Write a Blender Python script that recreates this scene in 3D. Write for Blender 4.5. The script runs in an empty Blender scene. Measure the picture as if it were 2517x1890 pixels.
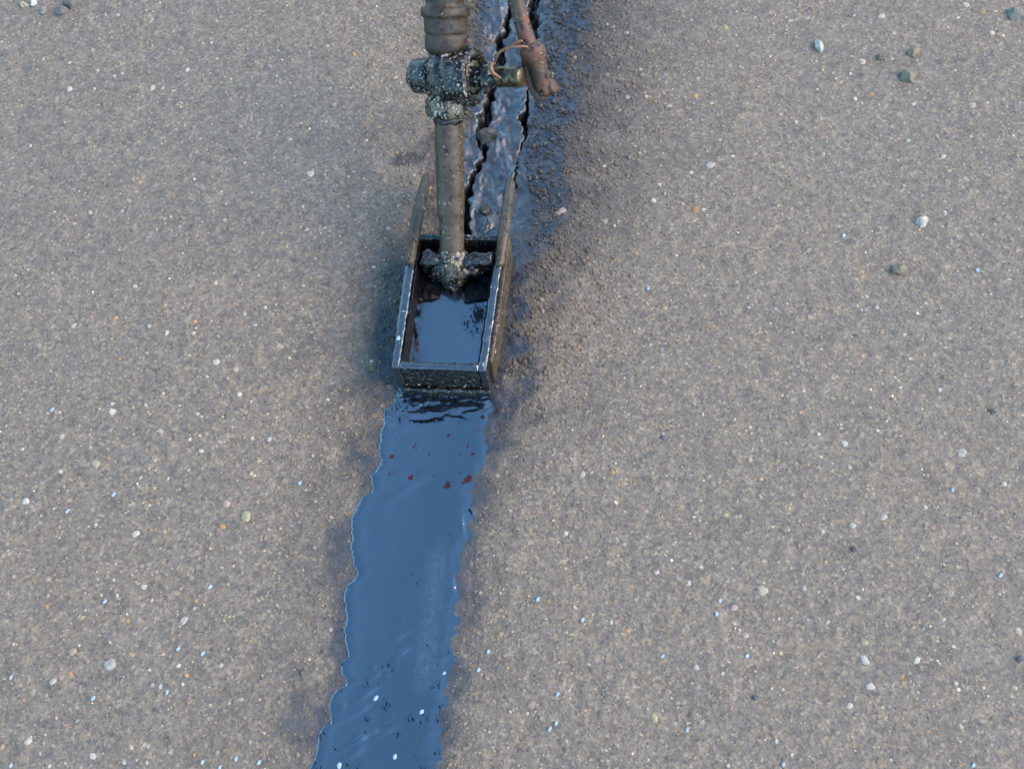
import bpy, bmesh, math, random
import numpy as np
from mathutils import Vector, Matrix, noise

random.seed(7)
RNG = np.random.default_rng(11)
S = bpy.context.scene
C = S.collection

# ------------------------------------------------------------------ camera, sky, sun, exposure
CAM_H, DEP, ROLL, FPX = 1.05, 65.0, -9.0, 2700.0
d_, r_ = math.radians(DEP), math.radians(ROLL)
F = Vector((0, math.cos(d_), -math.sin(d_)))
R0 = Vector((1, 0, 0)); U0 = R0.cross(F)
R = R0 * math.cos(r_) + U0 * math.sin(r_)
U = U0 * math.cos(r_) - R0 * math.sin(r_)
cam = bpy.data.cameras.new('camera'); cam_o = bpy.data.objects.new('camera', cam); C.objects.link(cam_o)
M = Matrix((R, U, -F)).transposed().to_4x4(); M.translation = Vector((0, 0, CAM_H))
cam_o.matrix_world = M
cam.sensor_width = 36.0; cam.lens = 36.0 * FPX / 2517.0
cam.clip_start = 0.02; cam.clip_end = 2000
S.camera = cam_o

SUN_EL, SUN_AZ = math.radians(38), math.radians(104)      # azimuth clockwise from +y (north)
w = bpy.data.worlds.new('World'); S.world = w; w.use_nodes = True
nt = w.node_tree; nt.nodes.clear()
sky = nt.nodes.new('ShaderNodeTexSky'); sky.sky_type = 'NISHITA'; sky.sun_disc = False
sky.sun_elevation = SUN_EL; sky.sun_rotation = SUN_AZ
sky.air_density = 1.0; sky.dust_density = 0.0; sky.ozone_density = 4.6
bg = nt.nodes.new('ShaderNodeBackground'); bg.inputs[1].default_value = 0.15
wo = nt.nodes.new('ShaderNodeOutputWorld')
wb = nt.nodes.new('ShaderNodeMix'); wb.data_type = 'RGBA'; wb.blend_type = 'MULTIPLY'
wb.inputs[0].default_value = 1.0; wb.inputs[7].default_value = (.85, 1.07, 1.03, 1)       # even colour balance of the sky
nt.links.new(sky.outputs[0], wb.inputs[6]); nt.links.new(wb.outputs[2], bg.inputs[0]); nt.links.new(bg.outputs[0], wo.inputs[0])
sl = bpy.data.lights.new('sun', 'SUN'); sl.energy = 1.5; sl.angle = math.radians(45); sl.color = (1.0, 0.78, 0.56)
so = bpy.data.objects.new('sun', sl); C.objects.link(so)
sd = Vector((math.sin(SUN_AZ) * math.cos(SUN_EL), math.cos(SUN_AZ) * math.cos(SUN_EL), math.sin(SUN_EL)))
so.rotation_euler = sd.to_track_quat('Z', 'Y').to_euler(); so.location = (2, 0, 3)
S.view_settings.view_transform = 'Standard'; S.view_settings.look = 'None'
S.view_settings.gamma = 1; S.view_settings.use_curve_mapping = False
S.view_settings.exposure = 2.26
S.cycles.filter_width = 1.6

# ------------------------------------------------------------------ measuring helpers
def at(px, py, z=0.0):
    """point at height z seen at a photograph coordinate (used to survey positions and sizes)"""
    v = F + R * ((px - 1258.5) / FPX) - U * ((py - 945.0) / FPX)
    t = (z - CAM_H) / v.z
    return Vector((v.x * t, v.y * t, z))
def metre(px, py, z=0.0):
    p = at(px, py, z) - Vector((0, 0, CAM_H))
    return p.dot(F) / FPX               # metres per photograph pixel there

# ------------------------------------------------------------------ numpy noise
class VN:
    def __init__(s, seed): s.t = np.random.default_rng(seed).random((256, 256))
    def __call__(s, x, y):
        xi = np.floor(x).astype(int); yi = np.floor(y).astype(int)
        fx = x - xi; fy = y - yi
        fx = fx * fx * (3 - 2 * fx); fy = fy * fy * (3 - 2 * fy)
        a = s.t[xi % 256, yi % 256]; b = s.t[(xi + 1) % 256, yi % 256]
        c = s.t[xi % 256, (yi + 1) % 256]; d = s.t[(xi + 1) % 256, (yi + 1) % 256]
        return (a * (1 - fx) + b * fx) * (1 - fy) + (c * (1 - fx) + d * fx) * fy
V = [VN(i) for i in range(12)]
def fbm(x, y, f, k=0, o=3):
    s = 0; a = 1; t = 0
    for i in range(o):
        s = s + a * V[(k + i) % 12](x * f + 31.7 * i, y * f + 17.3 * i); t += a; a *= .5; f *= 2.03
    return s / t - .5
def sstep(a, b, x):
    t = np.clip((x - a) / (b - a), 0, 1); return t * t * (3 - 2 * t)
def polydist(x, y, pts, wid=None):
    """distance to a polyline, and an interpolated width"""
    best = np.full(x.shape, 1e9); wv = np.zeros(x.shape)
    for i in range(len(pts) - 1):
        ax, ay = pts[i][0], pts[i][1]; bx, by = pts[i + 1][0], pts[i + 1][1]
        dx, dy = bx - ax, by - ay; L = dx * dx + dy * dy + 1e-12
        t = np.clip(((x - ax) * dx + (y - ay) * dy) / L, 0, 1)
        dd = np.hypot(x - ax - t * dx, y - ay - t * dy)
        m = dd < best; best = np.where(m, dd, best)
        if wid is not None: wv = np.where(m, wid[i] + t * (wid[i + 1] - wid[i]), wv)
    return (best, wv) if wid is not None else best

P2 = lambda l: [tuple(at(a, b))[:2] for a, b in l]
CRACK_L = [(1300, -420), (1285, -200), (1262, -60), (1250, 20), (1246, 66), (1226, 84), (1229, 114), (1229, 137), (1216, 175), (1204, 215), (1195, 253), (1188, 289), (1177, 307),
           (1180, 343), (1191, 356), (1188, 376), (1173, 405), (1159, 426), (1152, 455), (1144, 498), (1143, 542), (1144, 575), (1146, 640)]
WID_L = [12, 14, 10, 7, 9, 13, 12, 14, 9, 12, 16, 17, 14, 10, 6, 6, 7, 8, 10, 12, 13, 13, 10]
CRACK_R = [(1330, -420), (1322, -200), (1318, -60), (1314, 0), (1307, 22), (1314, 47), (1307, 69), (1322, 110), (1318, 150), (1300, 200), (1296, 262), (1285, 284), (1293, 307), (1289, 336),
           (1275, 361), (1270, 400), (1266, 426), (1261, 450), (1256, 490)]
WID_R = [14, 16, 18, 22, 20, 22, 14, 3, 2, 2, 6, 18, 9, 6, 1, 2, 3, 5, 1]
MID = [(1300, -900), (1300, -300), (1285, -60), (1265, 100), (1240, 260), (1215, 400), (1195, 520), (1130, 700), (1090, 960), (1060, 1150), (1010, 1300),
       (985, 1500), (960, 1700), (925, 1890), (880, 2150), (800, 2600)]
mid_w = P2(MID)
cl_w, cr_w = P2(CRACK_L), P2(CRACK_R)
wl = [v * 0.00060 / 2 for v in WID_L]; wr = [v * 0.00056 / 2 for v in WID_R]
Y_SHOE = at(1130, 600).y
Y_FRONT = at(1090, 960).y

def base_z(x, y):
    """pavement without the crack and the fine grain"""
    d = polydist(x, y, mid_w)
    deep = 0.0045 + 0.004 * sstep(Y_SHOE - .05, Y_SHOE + .05, y)
    far = np.exp(-(np.hypot(x, y - .45) / 3) ** 2)
    return (-deep * np.exp(-(d / .05) ** 2) + fbm(x + 3, y + 5, 6, 3) * .004 * far)
def masks(x, y):
    d = polydist(x, y, mid_w)
    jx = x + fbm(x, y, 120, 5, 4) * .010; jy = y + fbm(x + 9, y, 120, 7, 4) * .010
    dl, lw = polydist(jx, jy, cl_w, wl); dr, rw = polydist(jx, jy, cr_w, wr)
    up = sstep(Y_SHOE - .03, Y_SHOE + .01, y)
    n = fbm(x, y, 45, 2, 4)
    rt = sstep(-.01, .03, x - np.interp(y, [q[1] for q in mid_w[::-1]], [q[0] for q in mid_w[::-1]]))
    film = up * sstep(.066 + .020 * rt, .020, d + n * .05)
    lp = at(845, 1545); lp2 = at(735, 1790); rp = at(1150, 1290)
    film = np.maximum(film, .75 * sstep(.030, .006, np.hypot((x - lp.x) * 1.3, (y - lp.y) * .55) + n * .03))
    film = np.maximum(film, .5 * sstep(.030, .006, np.hypot(x - lp2.x, (y - lp2.y) * .8) + n * .03))
    film = np.maximum(film, .4 * sstep(.016, .004, np.hypot((x - rp.x) * 1.4, (y - rp.y) * .12) + n * .02))
    film = np.maximum(film, .55 * (1 - up) * sstep(.082, .050, d + n * .05))
    sgn = x - np.interp(y, [q[1] for q in mid_w[::-1]], [q[0] for q in mid_w[::-1]])
    wst = np.where(sgn > 0, .055 + .072 * sstep(Y_FRONT - .05, Y_SHOE + .15, y), .062 - .012 * sstep(Y_SHOE, Y_SHOE + .2, y))
    st = np.exp(-(np.maximum(d + n * .09 - .030, 0) / wst) ** 2) * (.62 + .38 * sstep(Y_FRONT - .22, Y_FRONT + .02, y))
    near_r = sstep(at(1200, 1130).y, at(1200, 980).y, y) * (sgn > 0)
    film = np.maximum(film, .85 * near_r * sstep(.112, .058, d + n * .08))
    film = np.maximum(film, .60 * (1 - up) * sstep(.088, .056, d + n * .07) * sstep(-.02, .12, fbm(x + 4, y, 30, 2, 2)))
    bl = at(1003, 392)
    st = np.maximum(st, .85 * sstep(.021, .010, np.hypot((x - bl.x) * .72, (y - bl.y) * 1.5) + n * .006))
    st = np.maximum(st, .30 * sstep(.02, .24, fbm(x + 7, y + 2, 14, 1, 4)) * sstep(.24, .08, d))
    return d, dl, lw, dr, rw, film, np.clip(st, 0, 1), up
def ground_z(x, y, full=True):
    d, dl, lw, dr, rw, film, st, up = masks(x, y)
    z = base_z(x, y)
    near = np.exp(-(np.hypot(x, y - .45) / 1.6) ** 4)
    z = z + (fbm(x, y, 170, 0, 3) * .0011 + fbm(x, y, 60, 4, 2) * .0014) * near
    lump = sstep(.055, .02, d) * up
    z = z + lump * fbm(x * 1.25, y * .7, 55, 6, 3) * .012
    z = z - .024 * sstep(lw * 1.35 + .0006, lw * .40, dl) - .024 * np.minimum(1, rw / .0013) * sstep(rw * 1.25 + .0006 * np.minimum(1, rw / .0013), rw * .45, dr)
    # the slab between the two cracks has settled a little
    return z

# ------------------------------------------------------------------ material helpers
def new_mat(name):
    m = bpy.data.materials.new(name); m.use_nodes = True
    t = m.node_tree; t.nodes.clear()
    out = t.nodes.new('ShaderNodeOutputMaterial'); b = t.nodes.new('ShaderNodeBsdfPrincipled')
    t.links.new(b.outputs[0], out.inputs[0]); return m, t, b
def N(t, k, **kw):
    n = t.nodes.new(k)
    for a, v in kw.items():
        if a in n.inputs.keys(): n.inputs[a].default_value = v
        else: setattr(n, a, v)
    return n
def noise_n(t, vec, scale, detail=4, rough=.6):
    n = N(t, 'ShaderNodeTexNoise'); n.inputs['Scale'].default_value = scale
    n.inputs['Detail'].default_value = detail; n.inputs['Roughness'].default_value = rough
    t.links.new(vec, n.inputs['Vector']); return n.outputs['Fac']
def ramp(t, fac, stops):
    n = N(t, 'ShaderNodeValToRGB'); e = n.color_ramp.elements
    while len(e) < len(stops): e.new(.5)
    for i, (p, c) in enumerate(stops):
        e[i].position = p; e[i].color = (*c, 1) if not isinstance(c, (int, float)) else (c, c, c, 1)
    t.links.new(fac, n.inputs[0]); return n.outputs[0]
def mix(t, fac, a, b, mode='MIX'):
    n = N(t, 'ShaderNodeMix', data_type='RGBA', blend_type=mode)
    for s, v in ((0, fac), (6, a), (7, b)):
        if hasattr(v, 'links'): t.links.new(v, n.inputs[s])
        else: n.inputs[s].default_value = v if s == 0 else ((*v, 1) if not isinstance(v, (int, float)) else (v, v, v, 1))
    return n.outputs[2]
def math_n(t, op, a, b=0.0):
    n = N(t, 'ShaderNodeMath', operation=op)
    for i, v in enumerate((a, b)):
        if hasattr(v, 'links'): t.links.new(v, n.inputs[i])
        else: n.inputs[i].default_value = v
    return n.outputs[0]
def bump(t, b, h, dist, strength=1.0, prev=None):
    n = N(t, 'ShaderNodeBump'); n.inputs['Strength'].default_value = strength; n.inputs['Distance'].default_value = dist
    t.links.new(h, n.inputs['Height'])
    if prev: t.links.new(prev, n.inputs['Normal'])
    t.links.new(n.outputs[0], b.inputs['Normal']); return n.outputs[0]
def objco(t): return N(t, 'ShaderNodeTexCoord').outputs['Object']
def attr(t, name): return N(t, 'ShaderNodeAttribute', attribute_name=name)

ASPH = (0.150, 0.141, 0.131)
def mat_ground():
    m, t, b = new_mat('asphalt')
    co = objco(t)
    big = noise_n(t, co, 5, 3)
    fine = noise_n(t, co, 420, 3, .7)
    mid = noise_n(t, co, 90, 4, .6)
    c = ramp(t, big, [(.3, (.132, .1045, .0755)), (.7, (.140, .1065, .075))])
    c = mix(t, .85, c, ramp(t, fine, [(.3, .62), (.5, 1.0), (.72, 1.42)]), 'MULTIPLY')
    c = mix(t, .6, c, ramp(t, mid, [(.3, .62), (.7, 1.38)]), 'MULTIPLY')
    c = mix(t, .35, c, ramp(t, noise_n(t, co, 22, 4, .6), [(.3, .75), (.7, 1.25)]), 'MULTIPLY')
    vo = N(t, 'ShaderNodeTexVoronoi', feature='F1'); vo.inputs['Scale'].default_value = 330
    t.links.new(co, vo.inputs['Vector'])
    sep = N(t, 'ShaderNodeSeparateColor'); t.links.new(vo.outputs['Color'], sep.inputs[0])
    tint = ramp(t, sep.outputs[0], [(0, (.6, .6, .64)), (.35, (.9, .9, .95)), (.6, (1.0, .97, .9)), (.85, (1.25, 1.1, .9)), (1, (1.7, 1.6, 1.45))])
    c = mix(t, .75, c, tint, 'MULTIPLY')
    st = attr(t, 'stain').outputs['Fac']
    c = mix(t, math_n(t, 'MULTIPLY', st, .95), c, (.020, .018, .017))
    fi = attr(t, 'film').outputs['Fac']
    fm = ramp(t, math_n(t, 'ADD', fi, math_n(t, 'MULTIPLY', math_n(t, 'SUBTRACT', fine, .5), .7)), [(.15, 0.0), (.72, 1.0)])
    c = mix(t, fm, c, ramp(t, noise_n(t, co, 60, 3, .6), [(.42, (.007, .006, .006)), (.62, (.026, .018, .013))]))
    t.links.new(c, b.inputs['Base Color'])
    patch = noise_n(t, co, 75, 3, .6)
    t.links.new(mix(t, fm, .82, ramp(t, patch, [(.40, .30), (.56, .55)])), b.inputs['Roughness'])
    t.links.new(ramp(t, fm, [(0, .5), (1, .5)]), b.inputs['Specular IOR Level'])
    t.links.new(math_n(t, 'ADD', math_n(t, 'MULTIPLY', fm, .30), 1.45), b.inputs['IOR'])
    h = math_n(t, 'ADD', math_n(t, 'MULTIPLY', fine, 1.0), math_n(t, 'MULTIPLY', vo.outputs['Distance'], 0.8))
    bump(t, b, h, .0008, .42)
    return m
def mat_stones(name, use_attr):
    m, t, b = new_mat(name)
    co = objco(t)
    if use_attr: base = attr(t, 'col').outputs['Color']
    else: base = N(t, 'ShaderNodeObjectInfo').outputs['Color']
    geo = N(t, 'ShaderNodeNewGeometry').outputs['Position']
    n = noise_n(t, geo, 500, 3, .6)
    c = mix(t, .8, base, ramp(t, n, [(.3, .65), (.7, 1.3)]), 'MULTIPLY')
    # a skin of road dirt and bitumen on every stone
    n2 = noise_n(t, geo, 160, 4, .7)
    c = mix(t, ramp(t, n2, [(.52, .10), (.70, .75)]), c, (.138, .108, .079))
    t.links.new(c, b.inputs['Base Color'])
    if use_attr:
        fi = attr(t, 'film').outputs['Fac']
        t.links.new(ramp(t, fi, [(0, .7), (1, .35)]), b.inputs['Roughness'])
    else: b.inputs['Roughness'].default_value = .72
    b.inputs['IOR'].default_value = 1.38
    bump(t, b, n, .0006, .5)
    return m
def mat_tar(name, gloss=.12, lump=.0006, fleck=.0, base=(.004, .0036, .0036), ior=1.9):
    m, t, b = new_mat(name)
    co = objco(t)
    n = noise_n(t, co, 140, 4, .6)
    n2 = noise_n(t, co, 420, 3, .6)
    c = mix(t, ramp(t, n2, [(.66 - fleck * .12, 0.0), (.74 - fleck * .12, 1.0)]), base, (.085, .066, .038)) if fleck else None
    if c is not None:
        n3 = noise_n(t, co, 210, 2, .5)
        c = mix(t, ramp(t, n3, [(.71, 0.0), (.74, 1.0)]), c, (.36, .32, .26))
        t.links.new(c, b.inputs['Base Color'])
        t.links.new(ramp(t, n2, [(.5, gloss), (.75, .6)]), b.inputs['Roughness'])
    else:
        b.inputs['Base Color'].default_value = (*base, 1); b.inputs['Roughness'].default_value = gloss
    b.inputs['IOR'].default_value = ior
    bump(t, b, n, lump * 2, .6)
    return m
def mat_sealant():
    m, t, b = new_mat('fresh_sealant')
    co = objco(t)
    red = attr(t, 'red').outputs['Fac']
    n = noise_n(t, co, 330, 2, .5)
    k = ramp(t, math_n(t, 'ADD', red, math_n(t, 'MULTIPLY', math_n(t, 'SUBTRACT', n, .5), 1.4)), [(.62, 0.0), (.78, 1.0)])
    t.links.new(mix(t, k, (.0012, .0012, .0016), (.030, .0035, .002)), b.inputs['Base Color'])
    t.links.new(math_n(t, 'ADD', ramp(t, k, [(0, .07), (1, .55)]), math_n(t, 'MULTIPLY', attr(t, 'streak').outputs['Fac'], math_n(t, 'MULTIPLY', noise_n(t, co, 160, 4, .7), .5))), b.inputs['Roughness'])
    b.inputs['IOR'].default_value = 2.35
    t.links.new(ramp(t, k, [(0, .5), (1, .06)]), b.inputs['Specular IOR Level'])
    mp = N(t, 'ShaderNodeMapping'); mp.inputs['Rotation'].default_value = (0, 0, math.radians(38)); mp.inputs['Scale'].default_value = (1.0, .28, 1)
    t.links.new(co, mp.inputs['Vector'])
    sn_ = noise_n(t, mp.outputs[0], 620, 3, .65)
    skin_refl = ramp(t, math_n(t, 'ADD', attr(t, 'skin_and_reflection').outputs['Fac'], math_n(t, 'MULTIPLY', math_n(t, 'SUBTRACT', sn_, .5), 2.2)), [(.62, 0.0), (.80, 1.0)])  # dull skin, and dark reflections painted in by killing the specular
    kk = math_n(t, 'MAXIMUM', k, skin_refl)
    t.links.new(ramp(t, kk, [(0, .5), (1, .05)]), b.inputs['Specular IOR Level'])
    sc = attr(t, 'streak').outputs['Fac']
    dust = ramp(t, math_n(t, 'MULTIPLY', sc, noise_n(t, co, 500, 3, .7)), [(.30, 0.0), (.6, 1.0)])
    h = math_n(t, 'ADD', noise_n(t, co, 60, 2, .5), math_n(t, 'MULTIPLY', noise_n(t, co, 600, 2, .5), dust))
    bump(t, b, h, .0012, .25)
    return m
def mat_metal(name, col, col2, dark, gloss, speck=.0, metallic=0.0, dk=(.50, .60)):
    """dirty painted or bare metal with tar smears and pale dust specks"""
    m, t, b = new_mat(name)
    co = objco(t)
    a = noise_n(t, co, 45, 4, .65); f = noise_n(t, co, 260, 4, .65); g = noise_n(t, co, 120, 3, .7)
    c = mix(t, ramp(t, a, [(.38, 0.0), (.62, 1.0)]), col, col2)
    c = mix(t, .7, c, ramp(t, f, [(.3, .6), (.7, 1.4)]), 'MULTIPLY')
    dm = ramp(t, g, [(dk[0], 0.0), (dk[1], 1.0)])
    c = mix(t, dm, c, dark)
    sp = noise_n(t, co, 330, 3, .6); sp2 = noise_n(t, co, 60, 2, .5)
    sm = ramp(t, math_n(t, 'ADD', sp, math_n(t, 'MULTIPLY', sp2, .35)), [(.86 - speck, 0.0), (.90 - speck, 1.0)])
    c = mix(t, sm, c, (.30, .25, .20))
    t.links.new(c, b.inputs['Base Color'])
    t.links.new(mix(t, sm, ramp(t, dm, [(0, gloss), (1, .16)]), .8), b.inputs['Roughness'])
    b.inputs['Metallic'].default_value = metallic; b.inputs['IOR'].default_value = 1.38
    bump(t, b, math_n(t, 'ADD', f, math_n(t, 'MULTIPLY', sm, 1.2)), .0009, .6)
    return m

MG = mat_ground()
M_ST = mat_stones('loose_aggregate', True)
M_STONE = mat_stones('aggregate_stone', False)
M_SEAL = mat_sealant()
M_TAR = mat_tar('tar_coated_steel', .14, .0007, 0.0)
M_TARF = mat_tar('tar_coated_steel_gritty', .30, .0012, .9, ior=1.5)
M_TAR_REFL = mat_tar('matt_tar_and_reflection', .5, .0012, .0, base=(.0022, .002, .002), ior=1.25)  # tar lining of the shoe, and slabs built as dark pool reflections
M_RIM = mat_tar('tar_wet_steel', .28, .0008, .10, ior=2.0)
M_PIPE = mat_metal('grimy_brown_pipe', (.038, .022, .011), (.066, .043, .024), (.012, .0075, .0045), .45, .03, .1, (.52, .68))
M_HOSE = mat_metal('grimy_olive_coupling', (.027, .0165, .0085), (.050, .032, .0175), (.010, .0065, .0045), .55, .015, .05, (.52, .68))
M_VALVE = mat_metal('tar_caked_valve', (.022, .019, .016), (.040, .033, .025), (.005, .0045, .004), .30, .09, .1, (.40, .52))
M_NUT = mat_metal('tar_caked_nut', (.05, .044, .03), (.13, .10, .055), (.008, .008, .009), .3, .10, .2, (.46, .56))
M_BRASS = mat_metal('oily_brass', (.15, .10, .04), (.06, .047, .028), (.02, .018, .014), .25, .0, .7, (.50, .60))
M_RUST = mat_metal('rusty_iron', (.095, .030, .014), (.050, .030, .019), (.018, .010, .007), .6, .03, .0, (.52, .62))
M_COPPER = mat_metal('rusty_spring_wire', (.17, .085, .045), (.12, .055, .03), (.04, .02, .013), .45, .0, .4, (.66, .8))
def mat_plain(name, col, rough, ior=1.5):
    m, t, b = new_mat(name); co = objco(t); n = noise_n(t, co, 400, 3, .6)
    t.links.new(mix(t, .6, col, ramp(t, n, [(.3, .75), (.7, 1.2)]), 'MULTIPLY'), b.inputs['Base Color'])
    b.inputs['Roughness'].default_value = rough; b.inputs['IOR'].default_value = ior
    bump(t, b, n, .0004, .4); return m
M_FLAKE = mat_plain('pale_blue_flake', (.25, .285, .29), .4)

# ------------------------------------------------------------------ object helpers
def link(name, me, mat=None, parent=None, loc=None):
    o = bpy.data.objects.new(name, me); C.objects.link(o)
    if mat is not None and not me.materials: me.materials.append(mat)
    if parent is not None: o.parent = parent
    if loc is not None: o.location = loc
    return o
def tag(o, label=None, cat=None, group=None, kind=None):
    if label: o['label'] = label
    if cat: o['category'] = cat
    if group: o['group'] = group
    if kind: o['kind'] = kind
    return o
def np_mesh(name, co, quads=None, tris=None, smooth=True):
    me = bpy.data.meshes.new(name)
    me.vertices.add(len(co)); me.vertices.foreach_set('co', np.asarray(co, np.float32).ravel())
    faces = []; n4 = 0 if quads is None else len(quads); n3 = 0 if tris is None else len(tris)
    me.loops.add(n4 * 4 + n3 * 3)
    idx = np.concatenate([a.ravel() for a in (quads, tris) if a is not None]).astype(np.int32)
    me.loops.foreach_set('vertex_index', idx)
    me.polygons.add(n4 + n3)
    st = np.concatenate([np.arange(n4) * 4, n4 * 4 + np.arange(n3) * 3]).astype(np.int32)
    me.polygons.foreach_set('loop_start', st)
    me.polygons.foreach_set('use_smooth', np.full(n4 + n3, smooth))
    me.update(calc_edges=True); return me
def set_attr(me, name, arr):
    a = me.attributes.new(name, 'FLOAT', 'POINT'); a.data.foreach_set('value', np.asarray(arr, np.float32).ravel())
def grid_quads(nx, ny):
    i = np.arange(nx - 1)[None, :] + np.arange(ny - 1)[:, None] * nx
    i = i.ravel(); return np.stack([i, i + 1, i + 1 + nx, i + nx], 1)

# ------------------------------------------------------------------ the pavement: one sheet to the horizon
def axis(lo, hi, fa, fb, fine, coarse):
    out = [fa]; x = fa
    # fine part between fa and fb, then coarse to lo / hi, then widening to 400 m
    mid = np.arange(fa, fb, fine)
    def grow(s, e, sgn):
        v = []; x = s; st = fine
        while abs(x) < 400:
            inside = (x < e) if sgn > 0 else (x > e)
            st = min(st * 1.12, coarse) if inside else st * 1.35
            x += sgn * st; v.append(x)
        return v
    return np.array(sorted(set(grow(fa, lo, -1))) + list(mid) + grow(mid[-1], hi, 1))
pL, pR = at(0, 945).x, at(2517, 945).x
gx = axis(-.85, .85, -.14, .09, .0010, .0026)
gy = axis(-.15, 1.35, Y_SHOE - .02, Y_SHOE + .42, .0011, .0026)
X, Y = np.meshgrid(gx, gy)
Z = ground_z(X, Y)
me = np_mesh('asphalt_pavement', np.stack([X, Y, Z], -1).reshape(-1, 3), quads=grid_quads(len(gx), len(gy)))
mk = masks(X, Y)
set_attr(me, 'film', mk[5]); set_attr(me, 'stain', mk[6])
pavement = link('asphalt_pavement', me, MG)
tag(pavement, 'grey weathered asphalt pavement with pale stones set in it', kind='structure')

# ------------------------------------------------------------------ outline of the sealant ribbon
LE = [(983,944),(977,957),(963.5,994),(943,1006),(939.5,1044.5),(931,1088),(929,1117),(938,1128),(930,1143),(919,1161),(906,1167),(912,1181),(914,1199),(909,1211),(889,1215.5),(877,1242),
(863,1268),(861,1292),(865,1321),(859,1337),(865,1377),(877,1404),(867,1425),(848,1439),(843,1466),(850,1512),(844,1543),(848,1581),(855.5,1610),(838,1625.6),(836,1647),(848,1674),
(846,1685),(825,1693),(805.5,1731.5),(811,1747),(809,1778),(790,1787),(780,1808.5),(778.5,1835),(769,1866),(757,1890),(744,1950),(735,2040),(700,2160),(660,2330)]
RE = [(1217,950),(1219,972),(1221,991),(1213,1020),(1206,1059),(1215,1088),(1211.6,1112),(1202,1141),(1190,1162.5),(1173,1184),(1168,1206),(1175.5,1218),(1172,1249),(1163.5,1295),(1160,1319),
(1140.6,1362),(1137,1419.5),(1141,1458),(1131,1500),(1135,1535),(1125,1566),(1125,1597),(1115.6,1635),(1113.6,1670),(1104,1693),(1108,1731.5),(1096,1758),(1092.5,1797),(1081,1828),
(1088.6,1851),(1090.5,1890),(1084,1950),(1070,2040),(1050,2160),(1010,2330)]
def edge(pts, ys):
    w_ = np.array([tuple(at(a, b))[:2] for a, b in pts]); o = np.argsort(w_[:, 1]); return np.interp(ys, w_[o, 1], w_[o, 0])
# ------------------------------------------------------------------ aggregate
def stone_shapes(n, seed):
    """dome shaped irregular stones: 1 top + ring + base ring, unit radius"""
    r = np.random.default_rng(seed); k = 7
    ang = (np.arange(k)[None] + r.uniform(-.3, .3, (n, k))) * 2 * np.pi / k
    rad = r.uniform(.78, 1.12, (n, k))
    v = np.zeros((n, 1 + 2 * k, 3))
    v[:, 0, :2] = r.uniform(-.2, .2, (n, 2)); v[:, 0, 2] = r.uniform(.85, 1.1, n)
    q = r.uniform(.5, .75, (n, k))
    v[:, 1:k + 1, 0] = np.cos(ang) * rad * q; v[:, 1:k + 1, 1] = np.sin(ang) * rad * q; v[:, 1:k + 1, 2] = r.uniform(.6, .95, (n, k))
    v[:, k + 1:, 0] = np.cos(ang) * rad; v[:, k + 1:, 1] = np.sin(ang) * rad; v[:, k + 1:, 2] = -.35
    t = []
    for i in range(k):
        j = (i + 1) % k
        t += [(0, 1 + i, 1 + j), (1 + i, k + 1 + i, k + 1 + j), (1 + i, k + 1 + j, 1 + j)]
    return v, np.array(t)
NS = 58000
# stones only where the camera could plausibly look, thinning outwards
sx = RNG.uniform(-.72, .72, NS); sy = RNG.uniform(.0, 1.15, NS)
nb = 14000                                     # loosened, washed out grain along both sides of the crack
sx[:nb] = np.interp(sy[:nb], [q[1] for q in mid_w[::-1]], [q[0] for q in mid_w[::-1]]) + RNG.normal(.03, .10, nb)
rad = np.clip(RNG.lognormal(math.log(.00135), .38, NS), .0007, .0036)
d, dl, lw, dr, rw, film, st, up = masks(sx, sy)
rad = rad * (1 + .60 * np.exp(-(d / .17) ** 2) * (.3 + .7 * sstep(at(1200, 1250).y, at(1300, 850).y, sy)))
keep = (dl > lw + rad) & (dr > rw + rad)
keep &= ~((sx > edge(LE, sy) - .0005) & (sx < edge(RE, sy) + .0005) & (sy < at(1100, 930).y))
keep &= ~((film > .75) & (RNG.random(NS) < .9) & (sx < at(1290, 400).x))
keep &= ~((film > .5) & (d < .034))
sx, sy, rad, d, film, st, up = [a[keep] for a in (sx, sy, rad, d, film, st, up)]
n = len(sx)
sv, stri = stone_shapes(n, 5)
rot = RNG.uniform(0, 6.283, n); c_, s_ = np.cos(rot), np.sin(rot); asp = RNG.uniform(.50, 1.0, n)
lx, ly = sv[..., 0] * rad[:, None], sv[..., 1] * (rad * asp)[:, None]
pale = RNG.random(len(sx)) < .14
rad = np.where(pale, RNG.uniform(.0014, .0038, len(sx)) * RNG.uniform(.7, 1, len(sx)), rad)
gz = base_z(sx, sy) + (fbm(sx, sy, 170, 0, 3) * .0011 + fbm(sx, sy, 60, 4, 2) * .0014) + sstep(.055, .02, d) * up * fbm(sx * 1.25, sy * .7, 55, 6, 3) * .012
side = np.exp(-(d / .17) ** 2) * (.38 + .62 * sstep(at(1200, 1250).y, at(1300, 850).y, sy)) * (.6 + .4 * (sx > 0))
prot = rad * (RNG.uniform(.08, .28, n) * np.where(pale, .7, 1) + .44 * side)
wx = sx[:, None] + lx * c_[:, None] - ly * s_[:, None]; wy = sy[:, None] + lx * s_[:, None] + ly * c_[:, None]
wz = gz[:, None] + sv[..., 2] * prot[:, None] + (sv[..., 2] < 0) * -.0008
pal = np.array([(.120, .116, .112), (.145, .138, .128), (.170, .158, .140), (.098, .096, .098), (.21, .19, .165), (.30, .285, .27),
                (.40, .385, .36), (.27, .19, .12), (.32, .19, .09), (.22, .14, .11), (.06, .058, .056), (.23, .21, .14)])
wgt = np.array([20, 20, 16, 14, 9, 5, 2.6, 3.0, 1.0, 1.8, 4, 1.8]); ci = RNG.choice(len(pal), n, p=wgt / wgt.sum())
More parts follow.
